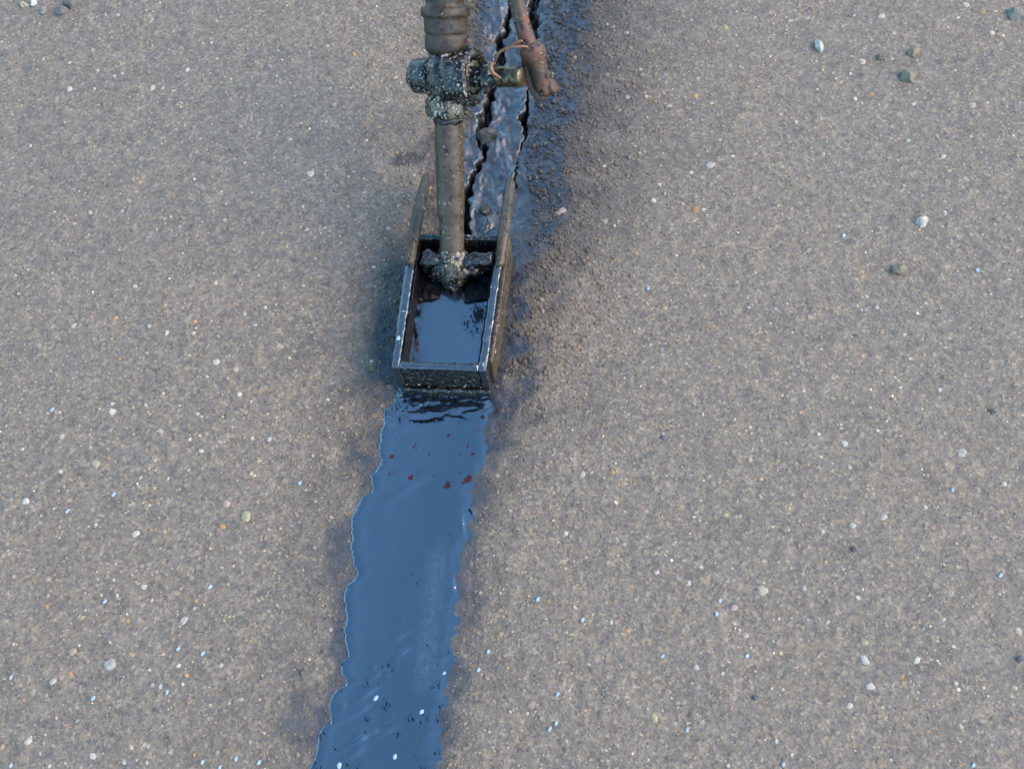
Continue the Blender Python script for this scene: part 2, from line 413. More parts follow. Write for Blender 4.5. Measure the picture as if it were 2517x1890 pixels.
col = pal[ci] * RNG.uniform(.8, 1.2, (n, 1))
pp = np.array([(.29, .265, .225), (.26, .225, .18), (.42, .38, .315), (.31, .225, .145), (.27, .20, .16), (.26, .245, .23)])
col = np.where(pale[:, None], pp[RNG.integers(0, len(pp), n)] * RNG.uniform(.75, 1.1, (n, 1)), col)
wm = np.clip(side * 1.2, 0, 1)[:, None]
col = col + (col.mean(0) - col) * .45 * wm
col = col * (1 - .42 * wm * np.array([[.85, 1.0, 1.15]]))           # brown road film near the crack
col = col * np.array([[1.17, .955, .695]]) * (1 - .66 * st[:, None]) * (1 - .85 * film[:, None])
k = sv.shape[1]
me = np_mesh('aggregate', np.stack([wx, wy, wz], -1).reshape(-1, 3), tris=(stri[None] + (np.arange(n) * k)[:, None, None]).reshape(-1, 3), smooth=False)
ca = me.attributes.new('col', 'FLOAT_COLOR', 'POINT')
ca.data.foreach_set('color', np.repeat(np.c_[np.clip(col, 0, 1), np.ones(n)], k, 0).astype(np.float32).ravel())
set_attr(me, 'film', np.repeat(film, k))
agg = link('aggregate', me, M_ST, pavement); agg['kind'] = 'stuff'

# the stones big enough to pick apart, each a piece of the pavement
W, CR, OR, TA, PK, YE, GR, RD = (.36, .305, .235), (.31, .25, .17), (.33, .17, .055), (.25, .18, .11), (.27, .18, .14), (.27, .22, .105), (.17, .16, .135), (.22, .08, .05)
STN = [(284,782,18,OR),(412,820,20,W),(369,803,16,W),(477,820,18,CR),(480,792,16,OR),(333,705,18,W),(533,891,28,W),(581,909,20,CR),(689,852,22,CR),
(276,1013,24,W),(277,994,16,W),(397,1061,20,W),(236,1140,34,CR),(152,1073,22,CR),(149,1159,20,CR),(495,1108,20,W),(638,963,16,OR),(559,1069,18,TA),(663,1080,18,W),
(590,970,18,W),(652,757,14,W),(663,768,12,CR),(627,800,16,W),(268,1127,14,OR),(603,773,15,W),(64,1230,26,W),(104,1187,14,W),(335,1311,26,W),(268,1632,40,W),
(453,1522,30,W),(129,1675,28,W),(118,1423,22,CR),(115,1490,20,OR),(351,1442,24,CR),(603,1270,40,YE),(546,1295,20,OR),(557,1238,26,PK),(169,1230,22,TA),(313,1525,18,OR),
(482,1477,18,OR),(461,1412,14,TA),(177,1600,30,TA),(544,1635,20,W),(70,1820,26,W),(228,1857,26,W),(321,1836,18,CR),(364,1833,18,CR),(375,1683,20,CR),(592,1718,20,CR),
(439,1637,16,W),(305,1873,18,W),(70,1670,24,TA),(653,1321,18,TA),(1432,1168,26,W),(1455,1161,12,W),(1391,1311,20,W),(1517,1325,14,W),(1534,1337,14,W),(2076,1091,26,W),
(2366,1113,34,W),(2087,1148,20,CR),(2249,1228,28,TA),(1506,1162,20,OR),(1495,1104,20,TA),(1548,1077,18,TA),(1842,1129,24,TA),(1875,1451,32,CR),(1803,1495,24,PK),
(1614,1407,18,W),(1693,1432,18,W),(1608,1765,34,YE),(1594,1580,24,TA),(1503,1528,16,W),(1542,1550,16,OR),(2125,1622,34,W),(2139,1688,30,W),(2254,1622,26,W),(2287,1620,14,W),
(2089,1734,24,W),(2216,1664,20,OR),(2282,1798,14,OR),(1710,1641,22,W),(1776,1655,14,W),(2032,1531,18,W),(2125,1578,26,YE),(2177,1534,18,PK),(2502,1550,26,W),(1305,1732,28,PK),
(1399,1696,14,W),(2494,1690,20,CR),(1834,1561,20,W),(1977,1446,18,W),(1377,1666,16,RD),(1333,1875,16,W),(1360,1440,12,RD),(2095,1292,24,W),(2172,1270,24,W),(2274,1245,18,W),
(2430,1014,18,OR),(2450,1102,14,W),(2469,1190,20,W),(1784,1267,22,YE),(2021,1308,18,W),(1630,1066,16,W),(2015,1349,14,OR),(2353,1393,14,YE),(2119,153,26,CR),(2021,171,16,YE),
(2143,232,16,OR),(2319,384,20,W),(2322,522,16,W),(2437,83,22,W),(2167,41,26,W),(2372,13,22,W),(2415,32,14,OR),(2102,244,18,W),(2389,260,26,W),(2232,345,18,W),
(2158,604,14,YE),(2223,822,16,W),(2236,882,14,W),(2214,951,14,W),(2310,958,16,W),(2297,494,11,PK),(2339,591,14,CR),(1784,67,22,YE),(1744,408,36,W),(1710,236,20,OR),
(1710,516,28,OR),(1730,515,14,W),(1607,493,20,W),(1509,556,14,W),(1379,520,34,PK),(1414,141,14,TA),(1493,61,12,CR),(1508,67,12,CR),(1542,83,12,W),(1820,166,18,W),
(1574,170,13,W),(1634,477,14,W),(1621,453,14,CR),(1486,406,14,CR),(1769,345,14,W),(1542,238,20,PK),(1596,126,12,OR),(765,428,26,W),(799,430,14,TA),(801,301,13,TA),
(740,303,13,W),(799,562,16,W),(774,586,12,W),(835,583,14,CR),(919,657,14,W),(856,510,12,W),(746,704,12,W),(898,609,14,TA),(913,887,16,W),(376,217,26,W),(401,217,14,W),
(172,220,24,W),(346,95,14,YE),(446,119,18,TA),(240,174,14,W),(301,182,14,W),(228,124,12,W),(289,38,14,W),(233,219,14,W),(172,156,14,CR),(258,37,14,PK),(222,523,20,W)]
sh, tri6 = stone_shapes(8, 77)
stone_mesh = []
for i in range(8):
    stone_mesh.append(np_mesh('stone_shape', sh[i], tris=tri6)); stone_mesh[-1].materials.append(M_STONE)
rr = random.Random(3)
spots = [(x, y, s, c) for x, y, s, c in STN]
while len(spots) < 292:
    x, y = rr.uniform(0, 2517), rr.uniform(0, 1890)
    if 740 < x < 1430: continue
    if any((x - a) ** 2 + (y - b) ** 2 < 900 for a, b, *_ in spots): continue
    spots.append((x, y, rr.uniform(10, 17), rr.choice([W, W, CR, CR, TA, GR, GR, PK, YE])))
sc_pts = np.array([tuple(at(a, b))[:2] for a, b, *_ in spots])
sgz = ground_z(sc_pts[:, 0], sc_pts[:, 1])
for i, (x, y, s, c) in enumerate(spots):
    r = s * .5 * metre(x, y) * .92
    o = link('stone', stone_mesh[i % 8], None, pavement, (sc_pts[i, 0], sc_pts[i, 1], float(sgz[i]) - .0002))
    o.rotation_euler = (rr.uniform(-.12, .12), rr.uniform(-.12, .12), rr.uniform(0, 6.28))
    o.scale = (r * rr.uniform(.95, 1.25), r * rr.uniform(.65, .95), max(.0007, r * rr.uniform(.22, .42)))
    g = rr.uniform(.72, 1.12); o.color = (c[0] * g, c[1] * g, c[2] * g, 1)

def gz1(x, y): return float(ground_z(np.array([x]), np.array([y]))[0])

# ------------------------------------------------------------------ rough mesh tools
def rough(bm, amp, sc, seed=0.0, amp2=0.0, sc2=1):
    bm.normal_update()
    off = Vector((seed * 3.1, seed * 7.7, seed))
    mv = []
    for v in bm.verts:
        k = noise.fractal(v.co * sc + off, 1.0, 2.0, 3) * amp
        if amp2: k += noise.noise(v.co * sc2 + off) * amp2
        mv.append(v.normal * k)
    for v, m_ in zip(bm.verts, mv): v.co += m_
def finish(name, bm, mat, parent, smooth=True):
    bmesh.ops.recalc_face_normals(bm, faces=bm.faces)
    me = bpy.data.meshes.new(name)
    if parent is not None:
        p = parent; off = Vector()
        while p is not None: off += p.location; p = p.parent
        for v in bm.verts: v.co -= off
    bm.to_mesh(me); bm.free()
    for p in me.polygons: p.use_smooth = smooth
    return link(name, me, mat, parent)
def refine(bm, L):
    for _ in range(6):
        e = [e for e in bm.edges if e.calc_length() > L]
        if not e: break
        bmesh.ops.subdivide_edges(bm, edges=e, cuts=1, use_grid_fill=True)
    bmesh.ops.triangulate(bm, faces=bm.faces)
def slab(corners, bev=.0012, L=.004, amp=.0005, sc=120, seed=0., amp2=0., sc2=300):
    """block from 8 corners (four bottom, four top, same turning order)"""
    bm = bmesh.new(); v = [bm.verts.new(c) for c in corners]
    for f in ((0, 1, 2, 3), (7, 6, 5, 4), (0, 4, 5, 1), (1, 5, 6, 2), (2, 6, 7, 3), (3, 7, 4, 0)): bm.faces.new([v[i] for i in f])
    bmesh.ops.recalc_face_normals(bm, faces=bm.faces)
    bmesh.ops.bevel(bm, geom=list(bm.edges), offset=bev, segments=2, affect='EDGES', profile=.6)
    refine(bm, L); rough(bm, amp, sc, seed, amp2, sc2); return bm
def tube(prof, nseg=32, L=.003, amp=0., sc=150, seed=0., amp2=0., sc2=300, cap=True, sq=None, closed=False, keepdir=None):
    """prof: list of (point, radius); resampled so lumps can form; sq=(vector, factor) flattens"""
    pts, rad_ = [Vector(p) for p, r in prof], [r for p, r in prof]
    P, Q = [pts[0]], [rad_[0]]
    for i in range(1, len(pts)):
        n_ = max(1, int(((pts[i] - pts[i - 1]).length + abs(rad_[i] - rad_[i - 1])) / L))
        for j in range(1, n_ + 1):
            P.append(pts[i - 1].lerp(pts[i], j / n_)); Q.append(rad_[i - 1] + (rad_[i] - rad_[i - 1]) * j / n_)
    bm = bmesh.new(); ref = None; rings = []
    for i, p in enumerate(P):
        a = P[max(0, i - 1)]; b = P[min(len(P) - 1, i + 1)]; tdir = (b - a)
        if tdir.length < 1e-7: tdir = last
        tdir = tdir.normalized(); last = tdir
        if keepdir is not None: ref = keepdir
        if ref is None: ref = Vector((0, 0, 1)) if abs(tdir.z) < .8 else Vector((1, 0, 0))
        e1 = (ref - tdir * ref.dot(tdir)).normalized(); ref = e1; e2 = tdir.cross(e1)
        ring = []
        for k_ in range(nseg):
            a_ = 2 * math.pi * k_ / nseg
            o_ = e1 * math.cos(a_) + e2 * math.sin(a_)
            if sq: o_ = o_ - sq[0] * o_.dot(sq[0]) * (1 - sq[1])
            ring.append(bm.verts.new(p + o_ * max(Q[i], 1e-5)))
        rings.append(ring)
    for i in range(len(rings) - 1):
        for k_ in range(nseg):
            j = (k_ + 1) % nseg
            bm.faces.new((rings[i][k_], rings[i][j], rings[i + 1][j], rings[i + 1][k_]))
    if cap:
        bm.faces.new(rings[0][::-1]); bm.faces.new(rings[-1])
    if amp or amp2: rough(bm, amp, sc, seed, amp2, sc2)
    return bm
def hexnut(c, ax, r, h, amp=.0005, bore=None, seed=0., n=6, turn=0.0):
    ax = ax.normalized(); ref = Vector((0, 0, 1)) if abs(ax.z) < .8 else Vector((1, 0, 0))
    e1 = (ref - ax * ref.dot(ax)).normalized(); e2 = ax.cross(e1)
    bm = bmesh.new(); rings = []
    seq = [(0, r * .9), (.12, r), (.88, r), (1, r * .9)]
    if bore: seq += [(1, bore), (.45, bore)]
    for t_, q in seq:
        rings.append([bm.verts.new(c + ax * (h * (t_ - .5)) + (e1 * math.cos(turn + 2 * math.pi * k / n) + e2 * math.sin(turn + 2 * math.pi * k / n)) * q) for k in range(n)])
    for i in range(len(rings) - 1):
        for k in range(n):
            j = (k + 1) % n; bm.faces.new((rings[i][k], rings[i][j], rings[i + 1][j], rings[i + 1][k]))
    bm.faces.new(rings[0][::-1]); bm.faces.new(rings[-1])
    ed = [e for e in bm.edges]
    bmesh.ops.bevel(bm, geom=ed, offset=r * .06, segments=2, affect='EDGES')
    refine(bm, r * .18); rough(bm, amp, 160, seed, amp * .6, 420); return bm

# ------------------------------------------------------------------ fresh sealant strip
y0, y1 = at(1000, 2330).y, at(1100, 948).y + .012
ys = np.arange(y0, y1, .0010); NT = 96
xl, xr = edge(LE, ys), edge(RE, ys)
xl = xl + fbm(ys, ys * 0, 330, 2, 3) * .0032; xr = xr + fbm(ys, ys * 0 + 5, 330, 3, 3) * .0042
tt = (1 - np.cos(np.linspace(0, math.pi, NT))) / 2
XX = xl[:, None] + (xr - xl)[:, None] * tt[None]; YY = np.repeat(ys[:, None], NT, 1)
dist = np.minimum(XX - xl[:, None], xr[:, None] - XX)
bz = base_z(XX, YY)
bead = np.sqrt(np.clip(1 - (1 - np.clip((XX - xl[:, None]) / (.0056 + .009 * fbm(ys, ys * 0 + 2, 70, 4, 2))[:, None], 0, 1)) ** 2, 0, 1)) * (.10 * sstep(0, .0009, xr[:, None] - XX) + .90 * sstep(0, .018, xr[:, None] - XX))
rid = np.exp(-((XX - xl[:, None] - .008) / .006) ** 2) * .0004                              # thicker rolled edge
ZZ = bz - .0007 + .0022 * bead + rid
ZZ += fbm(XX, YY, 26, 5, 2) * .0012 * bead + fbm(XX * .6, YY, 70, 8, 2) * (.00030 + .00045 * sstep(at(950, 1500).y, at(950, 1650).y, YY)) * bead
# wrinkles dragged by the shoe, lengthwise scrape lines, small pimples over buried stones
fr = sstep(Y_FRONT - .062, Y_FRONT - .006, YY)
ZZ += fr * bead * fbm(XX * .5 + YY * .25, YY, 150, 1, 3) * .0034
lo = at(1060, 1500); sA = np.exp(-((XX - (lo.x + (YY - lo.y) * .22)) / .018) ** 2) * sstep(at(1000, 1800).y, at(1000, 1650).y, YY) * sstep(at(1000, 1230).y, at(1000, 1420).y, YY)
for px_, py_, w_, h_, a_ in [(905,1700,.012,.0022,.0011),(895,1750,.012,.0026,-.0009),(990,1600,.008,.002,.0010),(985,1560,.009,.002,.0009),(925,1655,.006,.002,.0009),(890,1810,.013,.0025,.0012),(960,1790,.014,.002,.0010),(1030,1765,.010,.002,-.0007),(870,1850,.008,.003,.0009),(1135,1280,.0022,.016,.0012),(1128,1385,.002,.010,.0008),(1010,1190,.022,.005,.0009),(1115,1440,.002,.008,.0009)]:
    p_ = at(px_, py_); dx_ = (XX - p_.x); dy_ = (YY - p_.y) - dx_ * .45
    ZZ += a_ * np.exp(-((dx_ / w_) ** 2 + (dy_ / h_) ** 2)) * bead
ZZ += sA * fbm(XX - YY * .22, YY * .06, 420, 9, 2) * .0006
lowm = sstep(at(950, 1560).y, at(950, 1700).y, YY)
for px_, py_, sz_, hh_ in [(915,1640,7,.9),(948,1655,7,.8),(930,1715,6,.7),(842,1733,7,.9),(945,1775,10,.9),(920,1800,9,1.),(885,1812,12,1.2),(960,1760,8,.8),(1022,1745,7,.8),(1055,1745,7,.8),
        (1010,1413,9,.5),(1000,1420,7,.5),(985,1525,8,.5),(985,1600,9,.6),(900,1690,14,.6),(890,1740,18,.5),(1110,1440,12,1.0),(1000,1368,6,.3),(1120,1560,8,.6),(1105,1600,9,.6),
        (970,1625,8,.5),(880,1840,12,.6),(1150,1260,12,1.2),(1165,1150,10,.8),(1185,1110,14,.8)]:
    p_ = at(px_, py_); s_ = sz_ * .00043
    ZZ += hh_ * .0007 * np.exp(-(((XX - p_.x) ** 2 + ((YY - p_.y) * .8) ** 2) / s_ ** 2)) * bead
red = np.zeros_like(ZZ)
for px_, py_, sz_, a_ in [(963,1122,8,1),(1008,1170,10,1),(1100,1190,14,1),(1150,1177,14,1),(1053,1113,6,.9),(1017,1095,6,.9),(1100,1070,7,.85),(1040,1102,5,.9),(1150,1095,7,.85),(1162,1115,6,.9),
        (1130,1160,6,.85),(1130,1115,5,.9),(1104,1313,3,.9),(1022,1432,4,.85),(1010,1410,8,.7),(1123,1420,7,.9),(1127,1510,5,.85),(1092,1702,6,.95),(1175,1055,10,.7),(1062,1168,5,.85),(958,1160,7,.75),(1020,1165,9,.7),(1135,1185,7,.8)]:
    p_ = at(px_, py_); s_ = sz_ * .00043 * 1.15
    g_ = a_ * np.exp(-(((XX - p_.x - (YY - p_.y) * .5) ** 2 + (YY - p_.y) ** 2) / s_ ** 2)); red = np.maximum(red, g_)
    ZZ -= g_ * .0004
me = np_mesh('sealant_strip', np.stack([XX, YY, ZZ], -1).reshape(-1, 3), quads=grid_quads(NT, len(ys)))
set_attr(me, 'red', red); set_attr(me, 'streak', np.clip(sA + .5 * fr, 0, 1))
strip_skin_refl = .34 * sstep(Y_FRONT - .075, Y_FRONT - .03, YY) + .26 * sstep(Y_FRONT - .030, Y_FRONT - .008, YY) + .22 * sA  # cooling skin, plus the shoe's dark reflection painted as dull streaks
for a_, b_, wx_, wy_, v_ in ((1060, 1028, .012, .0022, 1.0), (1030, 1034, .012, .002, .9), (1030, 988, .016, .003, .9), (1175, 990, .010, .006, .8), (982, 1030, .0016, .012, .9), (1190, 1010, .007, .006, .7),
                             (1150, 1400, .002, .004, .8), (1155, 1258, .003, .006, .9), (900, 1690, .006, .004, .35), (940, 1775, .012, .006, .45), (1050, 1745, .006, .003, .5), (955, 1650, .006, .004, .45)):
    q = at(a_, b_); strip_skin_refl = np.maximum(strip_skin_refl, v_ * np.exp(-(((XX - q.x) / wx_) ** 2 + ((YY - q.y) / wy_) ** 2)))
lowk = sstep(at(1000, 1380).y, at(950, 1700).y, YY)
strip_skin_refl = np.maximum(strip_skin_refl, (.10 + .24 * lowk) * sstep(.02, .22, fbm(XX * 1.3, YY * 1.3, 75, 3, 3)) * 1.6)
set_attr(me, 'skin_and_reflection', strip_skin_refl)
strip = link('sealant_strip', me, M_SEAL)
tag(strip, 'ribbon of wet black crack sealant mirroring blue sky below the metal shoe', 'sealant')

# ------------------------------------------------------------------ applicator wand
HT = .055
root = bpy.data.objects.new('sealing_wand', None); C.objects.link(root)
root.location = (at(1095, 780).x, at(1095, 780).y, 0)
tag(root, 'tar caked crack sealing wand with square shoe, brown pipe and rusty valve lever', 'applicator wand')
fl, fr_ = at(962, 903, HT), at(1195, 911, HT)
bl_, br_ = at(1012, 572, HT), at(1243, 576, HT)
def low(p, z=-.003): return Vector((p.x, p.y, z))
def plate(a, b, wdt, inward, name, mat, seed, z0=-.003, z1=HT, amp=.0010, par=None, L=.0035, bev=.0014, amp2=.0003):
    """upright plate from a to b, thickness wdt towards 'inward'"""
    i_ = Vector(inward); q = [Vector((a.x, a.y, 0)), Vector((b.x, b.y, 0)), Vector((b.x, b.y, 0)) + i_ * wdt, Vector((a.x, a.y, 0)) + i_ * wdt]
    cs = [v + Vector((0, 0, z0)) for v in q] + [v + Vector((0, 0, z1)) for v in q]
    return finish(name, slab(cs, bev, L, amp, 130, seed, amp2, 330), mat, par or root)
inx = (fr_ - fl).normalized(); iny = (bl_ - fl).normalized()
TW = .0078
sp1 = plate(fl, bl_, TW, inx, 'side_plate', M_RIM, 1)
sp2 = plate(fr_, br_, TW, -inx, 'side_plate', M_RIM, 2)
plate(fl + inx * (TW + .0002) + iny * .009, bl_ + inx * (TW + .0002) - iny * .008, .0022, inx, 'tar_lining', M_TAR_REFL, 31, .004, HT - .004, .0009)
plate(fr_ - inx * (TW + .0002) + iny * .009, br_ - inx * (TW + .0002) - iny * .008, .0022, -inx, 'tar_lining', M_TAR_REFL, 32, .004, HT - .004, .0009)
# grimy outer skid welded along the right side plate, and its dark twin on the left
def shift(p, v, k): return p + Vector(v) * k
plate(shift(fr_, iny, .012), shift(br_, iny, 0), .0048, inx, 'side_skid', M_PIPE, 3, 0.0, HT - .006)
plate(shift(fl, iny, .05) - inx * .0035, bl_ - inx * .0035, .0035, inx, 'side_skid', M_RIM, 4, 0.0, HT - .009)
e_ = TW + .0003
plate(fl + inx * e_ + iny * .001, fr_ - inx * e_ + iny * .001, .0068, iny, 'front_plate', M_TARF, 5, -.003, HT - .0006, .0014, amp2=.0009, L=.0028)
plate(bl_ + inx * e_ - iny * .007, br_ - inx * e_ - iny * .007, .0065, iny, 'back_plate', M_TARF, 6, -.003, HT - .001, .0012, amp2=.0008, L=.0028)
plate(fl + inx * e_ - iny * .0004, fr_ - inx * e_ - iny * .0004, .0062, iny, 'front_lip', M_RIM, 15, HT - .0022, HT + .0006, .0005, amp2=.0003)
# tar drips hanging down the front plate and caking its foot
bm = slab([low(p, z) for z in (-.0035, .010) for p in (fl + inx * .004 - iny * .0045, fr_ + inx * .001 - iny * .0045, fr_ + inx * .001 + iny * .0005, fl + inx * .004 + iny * .0005)], .002, .003, .0016, 110, 9, .001, 300)
finish('tar_crust_and_reflection', bm, M_TARF, root)
# runners behind the shoe
def runner(pts, seed, mat):
    return finish('runner', tube(pts, 24, .003, .0003, 90, seed, .0003, 400), mat, root)
runner([(at(1228, 656, HT - .002), .0050), (at(1236, 590, HT + .001), .0062), (at(1243, 540, HT - .002), .0064), (at(1250, 490, HT - .010), .0062), (at(1254, 456, .040), .0060), (at(1254, 446, .036), .0050), (at(1254, 441, .035), .001)], 3, M_PIPE)
o = runner([(at(1006, 650, HT), .0050), (at(1014, 600, HT + .001), .0062), (at(1024, 545, HT - .003), .0066), (at(1036, 490, .038), .0064), (at(1045, 450, .026), .0056), (at(1048, 432, .022), .0035), (at(1048, 428, .021), .001)], 5, M_HOSE)
o['label'] = 'darker runner half hidden behind the brown pipe'
# saddle bracket carrying the pipe
sa, sb = at(1042, 640, .046), at(1208, 640, .046)
prof = []
for i in range(25):
    t_ = i / 24; p = sa.lerp(sb, t_); p.z += -.010 * math.exp(-((t_ - .42) / .2) ** 2) + .003 * math.sin(t_ * 9)
    prof.append((p, .0078 + .002 * math.sin(t_ * 11 + 1)))
finish('saddle_bracket', tube(prof, 20, .003, .0032, 95, 8, .0016, 260), M_TARF, root)

for (xa, ya, xb, yb, sd_) in ((1062, 650, 1160, 690, 23), (1008, 655, 1082, 748, 21), (1140, 655, 1212, 750, 22)):  # matt black slabs added to stand in for dark reflections on the pool
    q_ = [at(xa, yb, .017), at(xb, yb - 8, .017), at(xb + 6, ya, .017), at(xa + 10, ya, .017)]
    finish('tar_crust_and_reflection', slab(q_ + [Vector((v.x, v.y, .0225)) for v in q_], .0040, .003, .0040, 60, sd_, .0016, 210), M_TAR_REFL, root)
# pipe axis leaning away from the viewer
P0 = at(1113, 662, .036)
ELEV = math.radians(48)
def axis_point(px, py):
    """the point of a line of sight that lies on the leaning plane of the pipe"""
    v = F + R * ((px - 1258.5) / FPX) - U * ((py - 945.0) / FPX)
    nrm = Vector((0, -math.sin(ELEV), math.cos(ELEV))); o = Vector((0, 0, CAM_H))
    t_ = (P0 - o).dot(nrm) / v.dot(nrm); return o + v * t_
A0, A1 = axis_point(1112, 655), axis_point(1094, 10)
u = (A1 - A0).normalized()
def ax(py):
    """axis point whose picture lies at height py, with metres per pixel there"""
    lo_, hi_ = -.4, 1.2
    for _ in range(50):
        mid_ = (lo_ + hi_) / 2; p = A0 + u * mid_; q = p - Vector((0, 0, CAM_H))
        yy = 945 - FPX * q.dot(U) / q.dot(F)
        if yy > py: lo_ = mid_
        else: hi_ = mid_
    p = A0 + u * lo_; return p, (p - Vector((0, 0, CAM_H))).dot(F) / FPX
def prof_y(l):
    out = []
    for py, wpx in l:
        p, s = ax(py); out.append((p, wpx * .5 * s))
    return out
pipe = finish('pipe', tube(prof_y([(700, 20), (690, 44), (668, 58), (640, 60), (545, 60), (532, 61), (524, 68), (400, 69), (284, 70), (262, 66)]), 48, .003, .0004, 60, 1, .00018, 300), M_PIPE, root)
finish('tar_smear', tube([(at(1046, 655, .030), .004), (at(1066, 668, .034), .009), (at(1112, 672, .036), .012), (at(1160, 664, .036), .010), (at(1204, 652, .032), .005)], 24, .0025, .0040, 110, 12, .0016, 300), M_VALVE, root)
finish('tar_clump', tube(prof_y([(716, 8), (706, 30), (694, 54), (676, 76), (656, 84), (634, 76), (622, 66), (614, 56)]), 32, .002, .0034, 130, 4, .001, 330), M_NUT, root)
finish('tar_collar', tube(prof_y([(304, 68), (300, 74), (290, 77), (284, 70)]), 40, .0018, .0012, 150, 6, .0008, 420), M_VALVE, root)
p1, s1 = ax(263)
nutm = finish('packing_nut', hexnut(p1, u, 57 * s1, 48 * s1, .0009, None, 2., 8, .2), M_NUT, root, True)
# valve body: chunky tapered casting
body = finish('valve_body', tube(prof_y([(246, 76), (238, 94), (222, 104), (190, 112), (160, 108), (142, 88), (132, 88)]), 40, .0025, .0016, 90, 7, .0011, 260), M_VALVE, root)
vc, vs = ax(188)
stem = (R * .86 + (-F) * .52); stem = (stem - u * stem.dot(u) * .75).normalized()
def onstem(px):   # distance along the stem whose picture column is px
    lo_, hi_ = -.08, .16
    for _ in range(50):
        m_ = (lo_ + hi_) / 2; q = vc + stem * m_ - Vector((0, 0, CAM_H)); xx = 1258.5 + FPX * q.dot(R) / q.dot(F)
        if xx < px: lo_ = m_
        else: hi_ = m_
    return vc + stem * lo_
bo = onstem
def seg(name, l, mat, par, n=32, amp=.0006, seed=1., a2=.0004):
    return finish(name, tube([(bo(x), wpx * .5 * vs) for x, wpx in l], n, .0025, amp, 140, seed, a2, 380), mat, par)
seg('plug_cap', [(1010, 30), (1014, 60), (1024, 82), (1050, 88), (1066, 92)], M_VALVE, body, 32, .0008, 2)
bm = hexnut(bo(1140), stem, 74 * vs, 76 * vs, .0014, 50 * vs, 5., 6, .35)
bonnet = finish('bonnet', bm, M_VALVE, body)
seg('valve_stem', [(1140, 50), (1186, 52), (1196, 60), (1208, 56), (1214, 42), (1222, 38)], M_VALVE, body, 28, .0009, 3)
seg('washer', [(1160, 56), (1161, 76), (1165, 76), (1166, 56)], M_NUT, body, 32, .0003, 4, .0001)
sn = seg('stem_nut', [(1222, 40), (1226, 50), (1252, 50), (1258, 44), (1262, 50), (1280, 48), (1285, 38)], M_BRASS, body, 24, .0005, 6, .0003)
# clods of dried tar and dust stuck to the casting
rc = random.Random(5)
bm = bmesh.new()
for i in range(85):
    cy, ca_, sp_ = rc.choice([(138, .1, 9), (205, -.75, 12), (222, -.6, 14), (205, .7, 9), (238, -.5, 7), (256, .35, 6), (175, .45, 12), (190, 0, 40)])
    py = max(132, min(262, rc.gauss(cy, sp_))); p, s = ax(py); a_ = max(-1.3, min(1.3, rc.gauss(ca_, .28)))
    e1 = (-F - u * (-F).dot(u)).normalized(); e2 = u.cross(e1)
    rr_ = (46 if py < 235 else 50) * s
    c = p + (e1 * math.cos(a_) + e2 * math.sin(a_)) * rr_
    m4 = Matrix.Translation(c) @ Matrix.Rotation(rc.uniform(0, 3), 4, Vector((rc.random(), rc.random(), 1))) @ Matrix.Diagonal((rc.uniform(.7, 1.5), rc.uniform(.6, 1.2), rc.uniform(.5, 1), 1))
    bmesh.ops.create_icosphere(bm, subdivisions=1, radius=rc.uniform(.0008, .0026), matrix=m4)
M_DUST = mat_plain('dried_dusty_tar', (.27, .215, .175), .85)
rough(bm, .0005, 300, 2)
o = finish('dried_grit', bm, M_DUST, root); o['kind'] = 'stuff'
# swivel coupling on top
hose = finish('hose_coupling', tube(prof_y([(140, 74), (134, 80), (124, 100), (116, 105), (90, 105), (86, 102), (84, 96), (82, 102), (78, 106), (46, 108), (41, 112), (39, 120), (34, 123), (22, 122), (17, 116), (15, 96), (4, 95), (-1, 99), (-30, 99), (-36, 92), (-150, 92), (-260, 92)]),
             56, .0022, .0004, 80, 9, .00018, 330), M_HOSE, root)

# lever: rod, clevis and bolt
def off(px, py, h):     # point above the wand plane by h
    p = axis_point(px, py); return p + (-F) * h
lev = finish('valve_lever', tube([(off(1243, -330, .03), .0072), (off(1252, -120, .03), .0072), (off(1263, 0, .030), .0074), (off(1279, 70, .030), .0076), (off(1296, 128, .030), .0082), (off(1306, 150, .029), .0105)],
             28, .003, .0003, 90, 3, .00015, 400), M_RUST, root)
finish('clevis', tube([(off(1302, 128, .030), .0088), (off(1306, 144, .030), .0128), (off(1312, 160, .029), .0122), (off(1320, 182, .028), .0088), (off(1328, 206, .027), .0080), (off(1334, 228, .026), .0080), (off(1338, 242, .025), .0072), (off(1340, 250, .024), .004)],
             26, .0022, .0006, 120, 5, .0003, 330), M_RUST, lev)
finish('clevis_arm', tube([(off(1296, 152, .022), .0062), (off(1293, 172, .019), .0052), (off(1296, 192, .018), .0046), (off(1303, 216, .018), .0044), (off(1313, 236, .018), .0048), (off(1324, 248, .019), .0052), (off(1336, 253, .020), .0040), (off(1341, 254, .020), .001)],
             20, .0022, .0006, 140, 6, .0003, 330), M_RUST, lev)
finish('clevis_pin', tube([(off(1318, 240, .010), .0062), (off(1343, 234, .020), .0064), (off(1350, 232, .024), .0064), (off(1351, 232, .0245), .0072), (off(1358, 229, .028), .0072), (off(1361, 228, .029), .0045)], 20, .002, .0004, 200, 7), M_RUST, lev)
finish('cotter', tube([(off(1343, 212, .036), .0016), (off(1350, 205, .038), .0018), (off(1356, 208, .038), .0018), (off(1352, 216, .036), .0014)], 10, .001, .0001, 200, 8), M_NUT, lev)
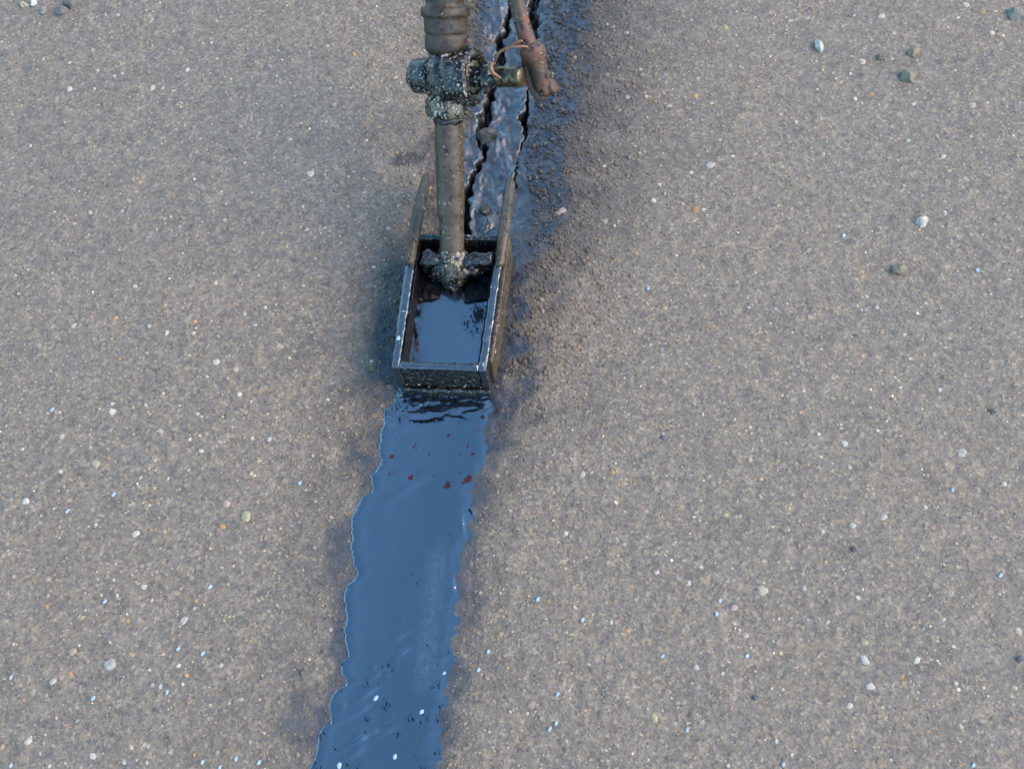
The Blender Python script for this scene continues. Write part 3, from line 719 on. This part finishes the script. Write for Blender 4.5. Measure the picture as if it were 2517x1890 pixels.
# bent spring wire clip round the stem
def arc(pts, r, name):
    return finish(name, tube([(off(a, b, c), r * q) for a, b, c, q in pts], 12, .0012, .00015, 300, 2), M_COPPER, root)
arc([(1296, 150, .045, .9), (1282, 150, .047, 1.1), (1264, 152, .048, 1.1), (1244, 156, .048, 1.1), (1230, 163, .047, 1.1), (1223, 172, .045, 1.0), (1219, 182, .042, .7)], .0013, 'spring_clip')
arc([(1216, 186, .043, .8), (1209, 190, .045, 1.3), (1208, 202, .047, 1.4), (1214, 214, .048, 1.3), (1226, 222, .048, 1.1), (1240, 228, .047, 1.0), (1250, 230, .045, .7)], .0017, 'spring_clip')
arc([(1284, 131, .040, .8), (1274, 134, .040, 1.0), (1262, 138, .038, 1.2), (1252, 145, .036, .9)], .0017, 'clip_tail')

# ------------------------------------------------------------------ sealant lying in the shoe
PZ = .020
def inside(s, t_):
    a = fl + inx * (TW + .0006) + iny * .0072; b = fr_ - inx * (TW + .0006) + iny * .0072
    c = br_ - inx * (TW + .0006) - iny * .0076; d0 = bl_ + inx * (TW + .0006) - iny * .0076
    p = a.lerp(b, s).lerp(d0.lerp(c, s), t_); return p
ns, nt_ = 70, 110
co = np.zeros((nt_, ns, 3))
for j in range(nt_):
    for i in range(ns):
        p = inside(i / (ns - 1), j / (nt_ - 1)); co[j, i] = (p.x, p.y, PZ)
ed_ = np.minimum(np.minimum(np.arange(ns)[None], np.arange(ns)[::-1][None]) * .0012, np.minimum(np.arange(nt_)[:, None], np.arange(nt_)[::-1][:, None]) * .0012)
co[..., 2] += .0007 * np.exp(-ed_ / .0022) + fbm(co[..., 0], co[..., 1], 28, 2, 2) * .0016 + fbm(co[..., 0] + co[..., 1] * .5, co[..., 1] * .4, 260, 4, 2) * .00022
q = at(1150, 775, PZ)
fan = np.exp(-(((co[..., 0] - q.x) / .016) ** 2 + ((co[..., 1] - q.y) / .022) ** 2))
co[..., 2] += (fan * .0010 + .00012) * fbm(co[..., 0] * .9 + co[..., 1] * .7, co[..., 1] * .5 - co[..., 0] * .3, 240, 7, 3)
me = np_mesh('sealant_pool', co.reshape(-1, 3), quads=grid_quads(ns, nt_))
redp = np.zeros((nt_, ns)); pr = at(1025, 850, PZ)
redp = .9 * np.exp(-(((co[..., 0] - pr.x) / .004) ** 2 + ((co[..., 1] - pr.y) / .010) ** 2))
pr = at(1183, 820, PZ); redp = np.maximum(redp, .8 * np.exp(-(((co[..., 0] - pr.x) / .0025) ** 2 + ((co[..., 1] - pr.y) / .02) ** 2)))
set_attr(me, 'red', redp); set_attr(me, 'streak', np.full((nt_, ns), .55))
pool_skin_refl = np.full((nt_, ns), .12)  # dark reflections painted onto the pool as dull black patches
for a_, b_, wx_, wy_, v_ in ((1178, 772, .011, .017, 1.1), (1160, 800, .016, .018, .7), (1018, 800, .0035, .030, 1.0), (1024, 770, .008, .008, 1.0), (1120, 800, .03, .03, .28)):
    q = at(a_, b_, PZ); pool_skin_refl = np.maximum(pool_skin_refl, v_ * np.exp(-(((co[..., 0] - q.x) / wx_) ** 2 + ((co[..., 1] - q.y) / wy_) ** 2)))
set_attr(me, 'skin_and_reflection', pool_skin_refl)
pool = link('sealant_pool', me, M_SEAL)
tag(pool, 'pool of hot black sealant inside the metal shoe below the pipe end', 'sealant')

# ------------------------------------------------------------------ loose stones
def pebble(px, py, size, col, label, z=None, flat=.7, seed=1, name='pebble', cat='pebble', asp=.8, group=None, mat=None):
    s = size * .5 * metre(px, py); p = at(px, py)
    bm = bmesh.new(); bmesh.ops.create_icosphere(bm, subdivisions=2, radius=1.0)
    for v in bm.verts:
        k = noise.noise(v.co * 1.1 + Vector((seed * 3.3, 0, seed))) * .5 + noise.noise(v.co * 2.6 + Vector((seed, seed * 2, 0))) * .4
        v.co *= 1 + k
        v.co.x *= s; v.co.y *= s * asp; v.co.z *= s * flat
    zmin = min(v.co.z for v in bm.verts)
    bmesh.ops.rotate(bm, verts=bm.verts, cent=(0, 0, 0), matrix=Matrix.Rotation(seed * 1.7, 3, 'Z'))
    me = bpy.data.meshes.new(name); bm.to_mesh(me); bm.free()
    o = link(name, me, mat or M_PEB)
    g = gz1(p.x, p.y) if z is None else z
    o.location = (p.x, p.y, g - zmin * .15); o.color = (*col, 1)
    tag(o, label, cat, group); return o
M_PEB = mat_stones('loose_pebble', False)
M_LUMP = mat_tar('tarry_asphalt_lump', .5, .0015, .5, base=(.022, .016, .011), ior=1.4)
pebble(2013, 117, 34, (.36, .32, .26), 'bright white elongated pebble lying on the asphalt, upper right', seed=1, asp=.5)
pebble(2232, 190, 40, (.13, .105, .065), 'round grey green pebble, largest loose one at upper right', seed=2, flat=.8)
pebble(2166, 143, 22, (.12, .095, .06), 'small grey green pebble beside a flat cream stone, upper right', seed=3)
pebble(2245, 130, 28, (.16, .11, .06), 'brown pebble just above the round grey green one', seed=4)
pebble(2497, 38, 46, (.15, .125, .095), 'large grey pebble cut off by the right edge near the top corner', seed=5)
pebble(2267, 546, 34, (.36, .28, .21), 'pale pinkish white pebble standing proud of the asphalt', seed=6, flat=.85)
pebble(2209, 665, 40, (.145, .105, .065), 'brownish grey blocky pebble below the pale pinkish one', seed=7, flat=.85)
pebble(85, 11, 24, (.42, .42, .39), 'whitish pebble at the top left corner', seed=8, asp=.7)
pebble(60, 15, 24, (.28, .21, .13), 'tan pebble touching the whitish one at the top left corner', seed=9, asp=.6)
pebble(176, 6, 42, (.075, .07, .058), 'dark dirt clod at the top edge near the left corner', seed=10, name='dirt_clod', cat='dirt clod')
pebble(154, 32, 34, (.085, .075, .065), 'dark brown dirt clod below the one on the top edge', seed=11, name='dirt_clod', cat='dirt clod')
pebble(108, 30, 26, (.14, .13, .115), 'grey dirt clod left of the two dark ones', seed=12, name='dirt_clod', cat='dirt clod')
pebble(1630, 1075, 14, (.07, .065, .06), 'small dark crumb on the asphalt right of the sealant strip', seed=15, name='dirt_clod', cat='dirt clod')
pebble(1196, 326, 48, (.045, .036, .026), 'rounded lump of broken asphalt in the open crack beside the pipe', seed=13, name='asphalt_lump', cat='lump', mat=M_LUMP)
pebble(1190, 506, 30, (.04, .032, .024), 'small asphalt lump in the crack just above the shoe', seed=14, name='asphalt_lump', cat='lump', mat=M_LUMP)
# pits: a few dark crumbs along the right side
for px_, py_, sz_, lb in [(2440, 1010, 18, 'small dark crumb near an orange stone by the right edge'), (2100, 1350, 18, 'small black crumb alone on the right half of the pavement'), (1855, 1715, 15, 'tiny black crumb low on the right half of the pavement'),
                          (2505, 1620, 20, 'black crumb at the right edge low down'), (745, 1650, 17, 'black crumb left of the sealant strip low down')]:
    pebble(px_, py_, sz_, (.05, .047, .045), lb, seed=px_ % 17, name='tar_crumb', cat='crumb')

# ------------------------------------------------------------------ pale flakes strewn about
def flake(px, py, label, z=None, group=None, size=13, tilt=None):
    p = at(px, py, z or 0); s = size * .5 * metre(px, py, z or 0)
    rf = random.Random(int(px * 7 + py)); bm = bmesh.new(); n = 7
    top = []; bot = []
    for k in range(n):
        a_ = 6.283 * k / n + rf.uniform(-.25, .25); q_ = s * rf.uniform(.8, 1.1)
        x_, y_ = math.cos(a_) * q_ * .72, math.sin(a_) * q_ * 1.12
        bot.append(bm.verts.new((x_, y_, 0))); top.append(bm.verts.new((x_ * .8, y_ * .8, s * .28)))
    c_ = bm.verts.new((0, 0, s * .34))
    for k in range(n):
        j = (k + 1) % n; bm.faces.new((bot[k], bot[j], top[j], top[k])); bm.faces.new((top[k], top[j], c_))
    bm.faces.new(bot[::-1])
    me = bpy.data.meshes.new('flake'); bm.to_mesh(me); bm.free()
    o = link('flake', me, M_FLAKE)
    o.location = (p.x, p.y, (gz1(p.x, p.y) + .0006) if z is None else z)
    o.rotation_euler = (rf.uniform(-.15, .15), rf.uniform(-.15, .15), -.6 + rf.uniform(-.3, .3))
    tag(o, label, 'flake', group); return o
GP = 'pale flakes strewn on the pavement'
for px_, py_, lb in [(130, 1008, 'topmost pale blue flake on the asphalt left of the sealant'),
    (737, 1187, 'pale blue flake on the asphalt closest to the upper left edge of the sealant strip'),
    (281, 1217, 'pale blue flake left of the strip, right above a fainter smaller one'),
    (166, 1257, 'faint pale flake below a white stone near the left edge, halfway down'),
    (517, 1442, 'pale blue flake beside orange stones, midway between left edge and sealant strip'),
    (257, 1478, 'pale blue flake right of an orange and a cream stone, lower left'),
    (439, 1595, 'pale flake below a large white stone, left one of two side by side'),
    (499, 1606, 'pale flake below a large white stone, right one of two side by side'),
    (27, 1664, 'pale blue flake at the left edge beside a tan stone'),
    (395, 1688, 'upper flake of the close pair beside a cream stone, lower left'),
    (411, 1702, 'lower flake of the close pair beside a cream stone, lower left'),
    (228, 1715, 'pale blue flake alone below the large white stone at lower left'),
    (498, 1873, 'leftmost flake of the row along the bottom edge left of the sealant'),
    (580, 1865, 'largest flake of the row along the bottom edge left of the sealant'),
    (637, 1873, 'rightmost flake of the row along the bottom edge left of the sealant'),
    (27, 1881, 'pale blue flake in the bottom left corner'),
    (541, 1886, 'flake cut by the bottom edge within the row left of the sealant'),
    (2074, 579, 'pale blue flake at upper right, left of the two loose pebbles'),
    (2403, 663, 'pale blue flake at upper right, right of the two loose pebbles'),
    (1593, 709, 'pale flake between the shoe and the right side, level with the pool'),
    (2341, 1204, 'pale blue flake near the right edge, halfway down, above a tan stone'),
    (2459, 1414, 'pale blue flake close to the right edge, lower half'),
    (1322, 1473, 'pale flake right of the sealant strip, below a small red stone'),
    (1769, 1477, 'upper flake of the vertical pair left of a pinkish stone, lower right'),
    (1761, 1509, 'lower flake of the vertical pair left of a pinkish stone, lower right'),
    (1432, 1523, 'pale blue flake left of a white and an orange stone, right of the strip'),
    (1201, 1601, 'upper of two pale flakes just beside the right edge of the sealant strip'),
    (1176, 1646, 'lower of two pale flakes just beside the right edge of the sealant strip'),
    (1836, 1612, 'right one of two flakes lying level below the vertical pair'),
    (1628, 1613, 'left one of two flakes lying level below the vertical pair'),
    (1371, 1706, 'pale blue flake left of a small white stone, right of the lower strip'),
    (1367, 1777, 'upper flake of the touching pair near the bottom, right of the strip'),
    (1351, 1792, 'lower flake of the touching pair near the bottom, right of the strip'),
    (1689, 1794, 'pale blue flake right of a large yellowish stone near the bottom'),
    (1925, 1879, 'flake at the bottom edge, middle of the right half'),
    (2392, 1880, 'flake at the bottom edge, nearest the bottom right corner')]:
    flake(px_, py_, lb, group=GP)
i_y = lambda x, y: None
def strip_z(px, py):
    p = at(px, py); j = int(np.clip((p.y - y0) / .0010, 0, len(ys) - 1)); i = int(np.argmin(abs(XX[j] - p.x))); return float(ZZ[j, i])
for px_, py_, lb, sz_ in [(924,1715,'pale flake stuck high on the left half of the sealant strip', 16), (1037,1748,'pale flake stuck near the middle of the sealant strip', 14),
                          (971,1859,'pale flake near the lower end of the sealant strip, right of the lowest one', 14), (834,1881,'lowest pale flake, by the left edge of the sealant strip', 17),
                          (1092,1654,'smallest pale flake, close to the right edge of the sealant strip', 10)]:
    flake(px_, py_, lb, strip_z(px_, py_), None, sz_)
flake(979, 831, 'pale flake on the left rim of the metal shoe', HT + .0003, None, 13)
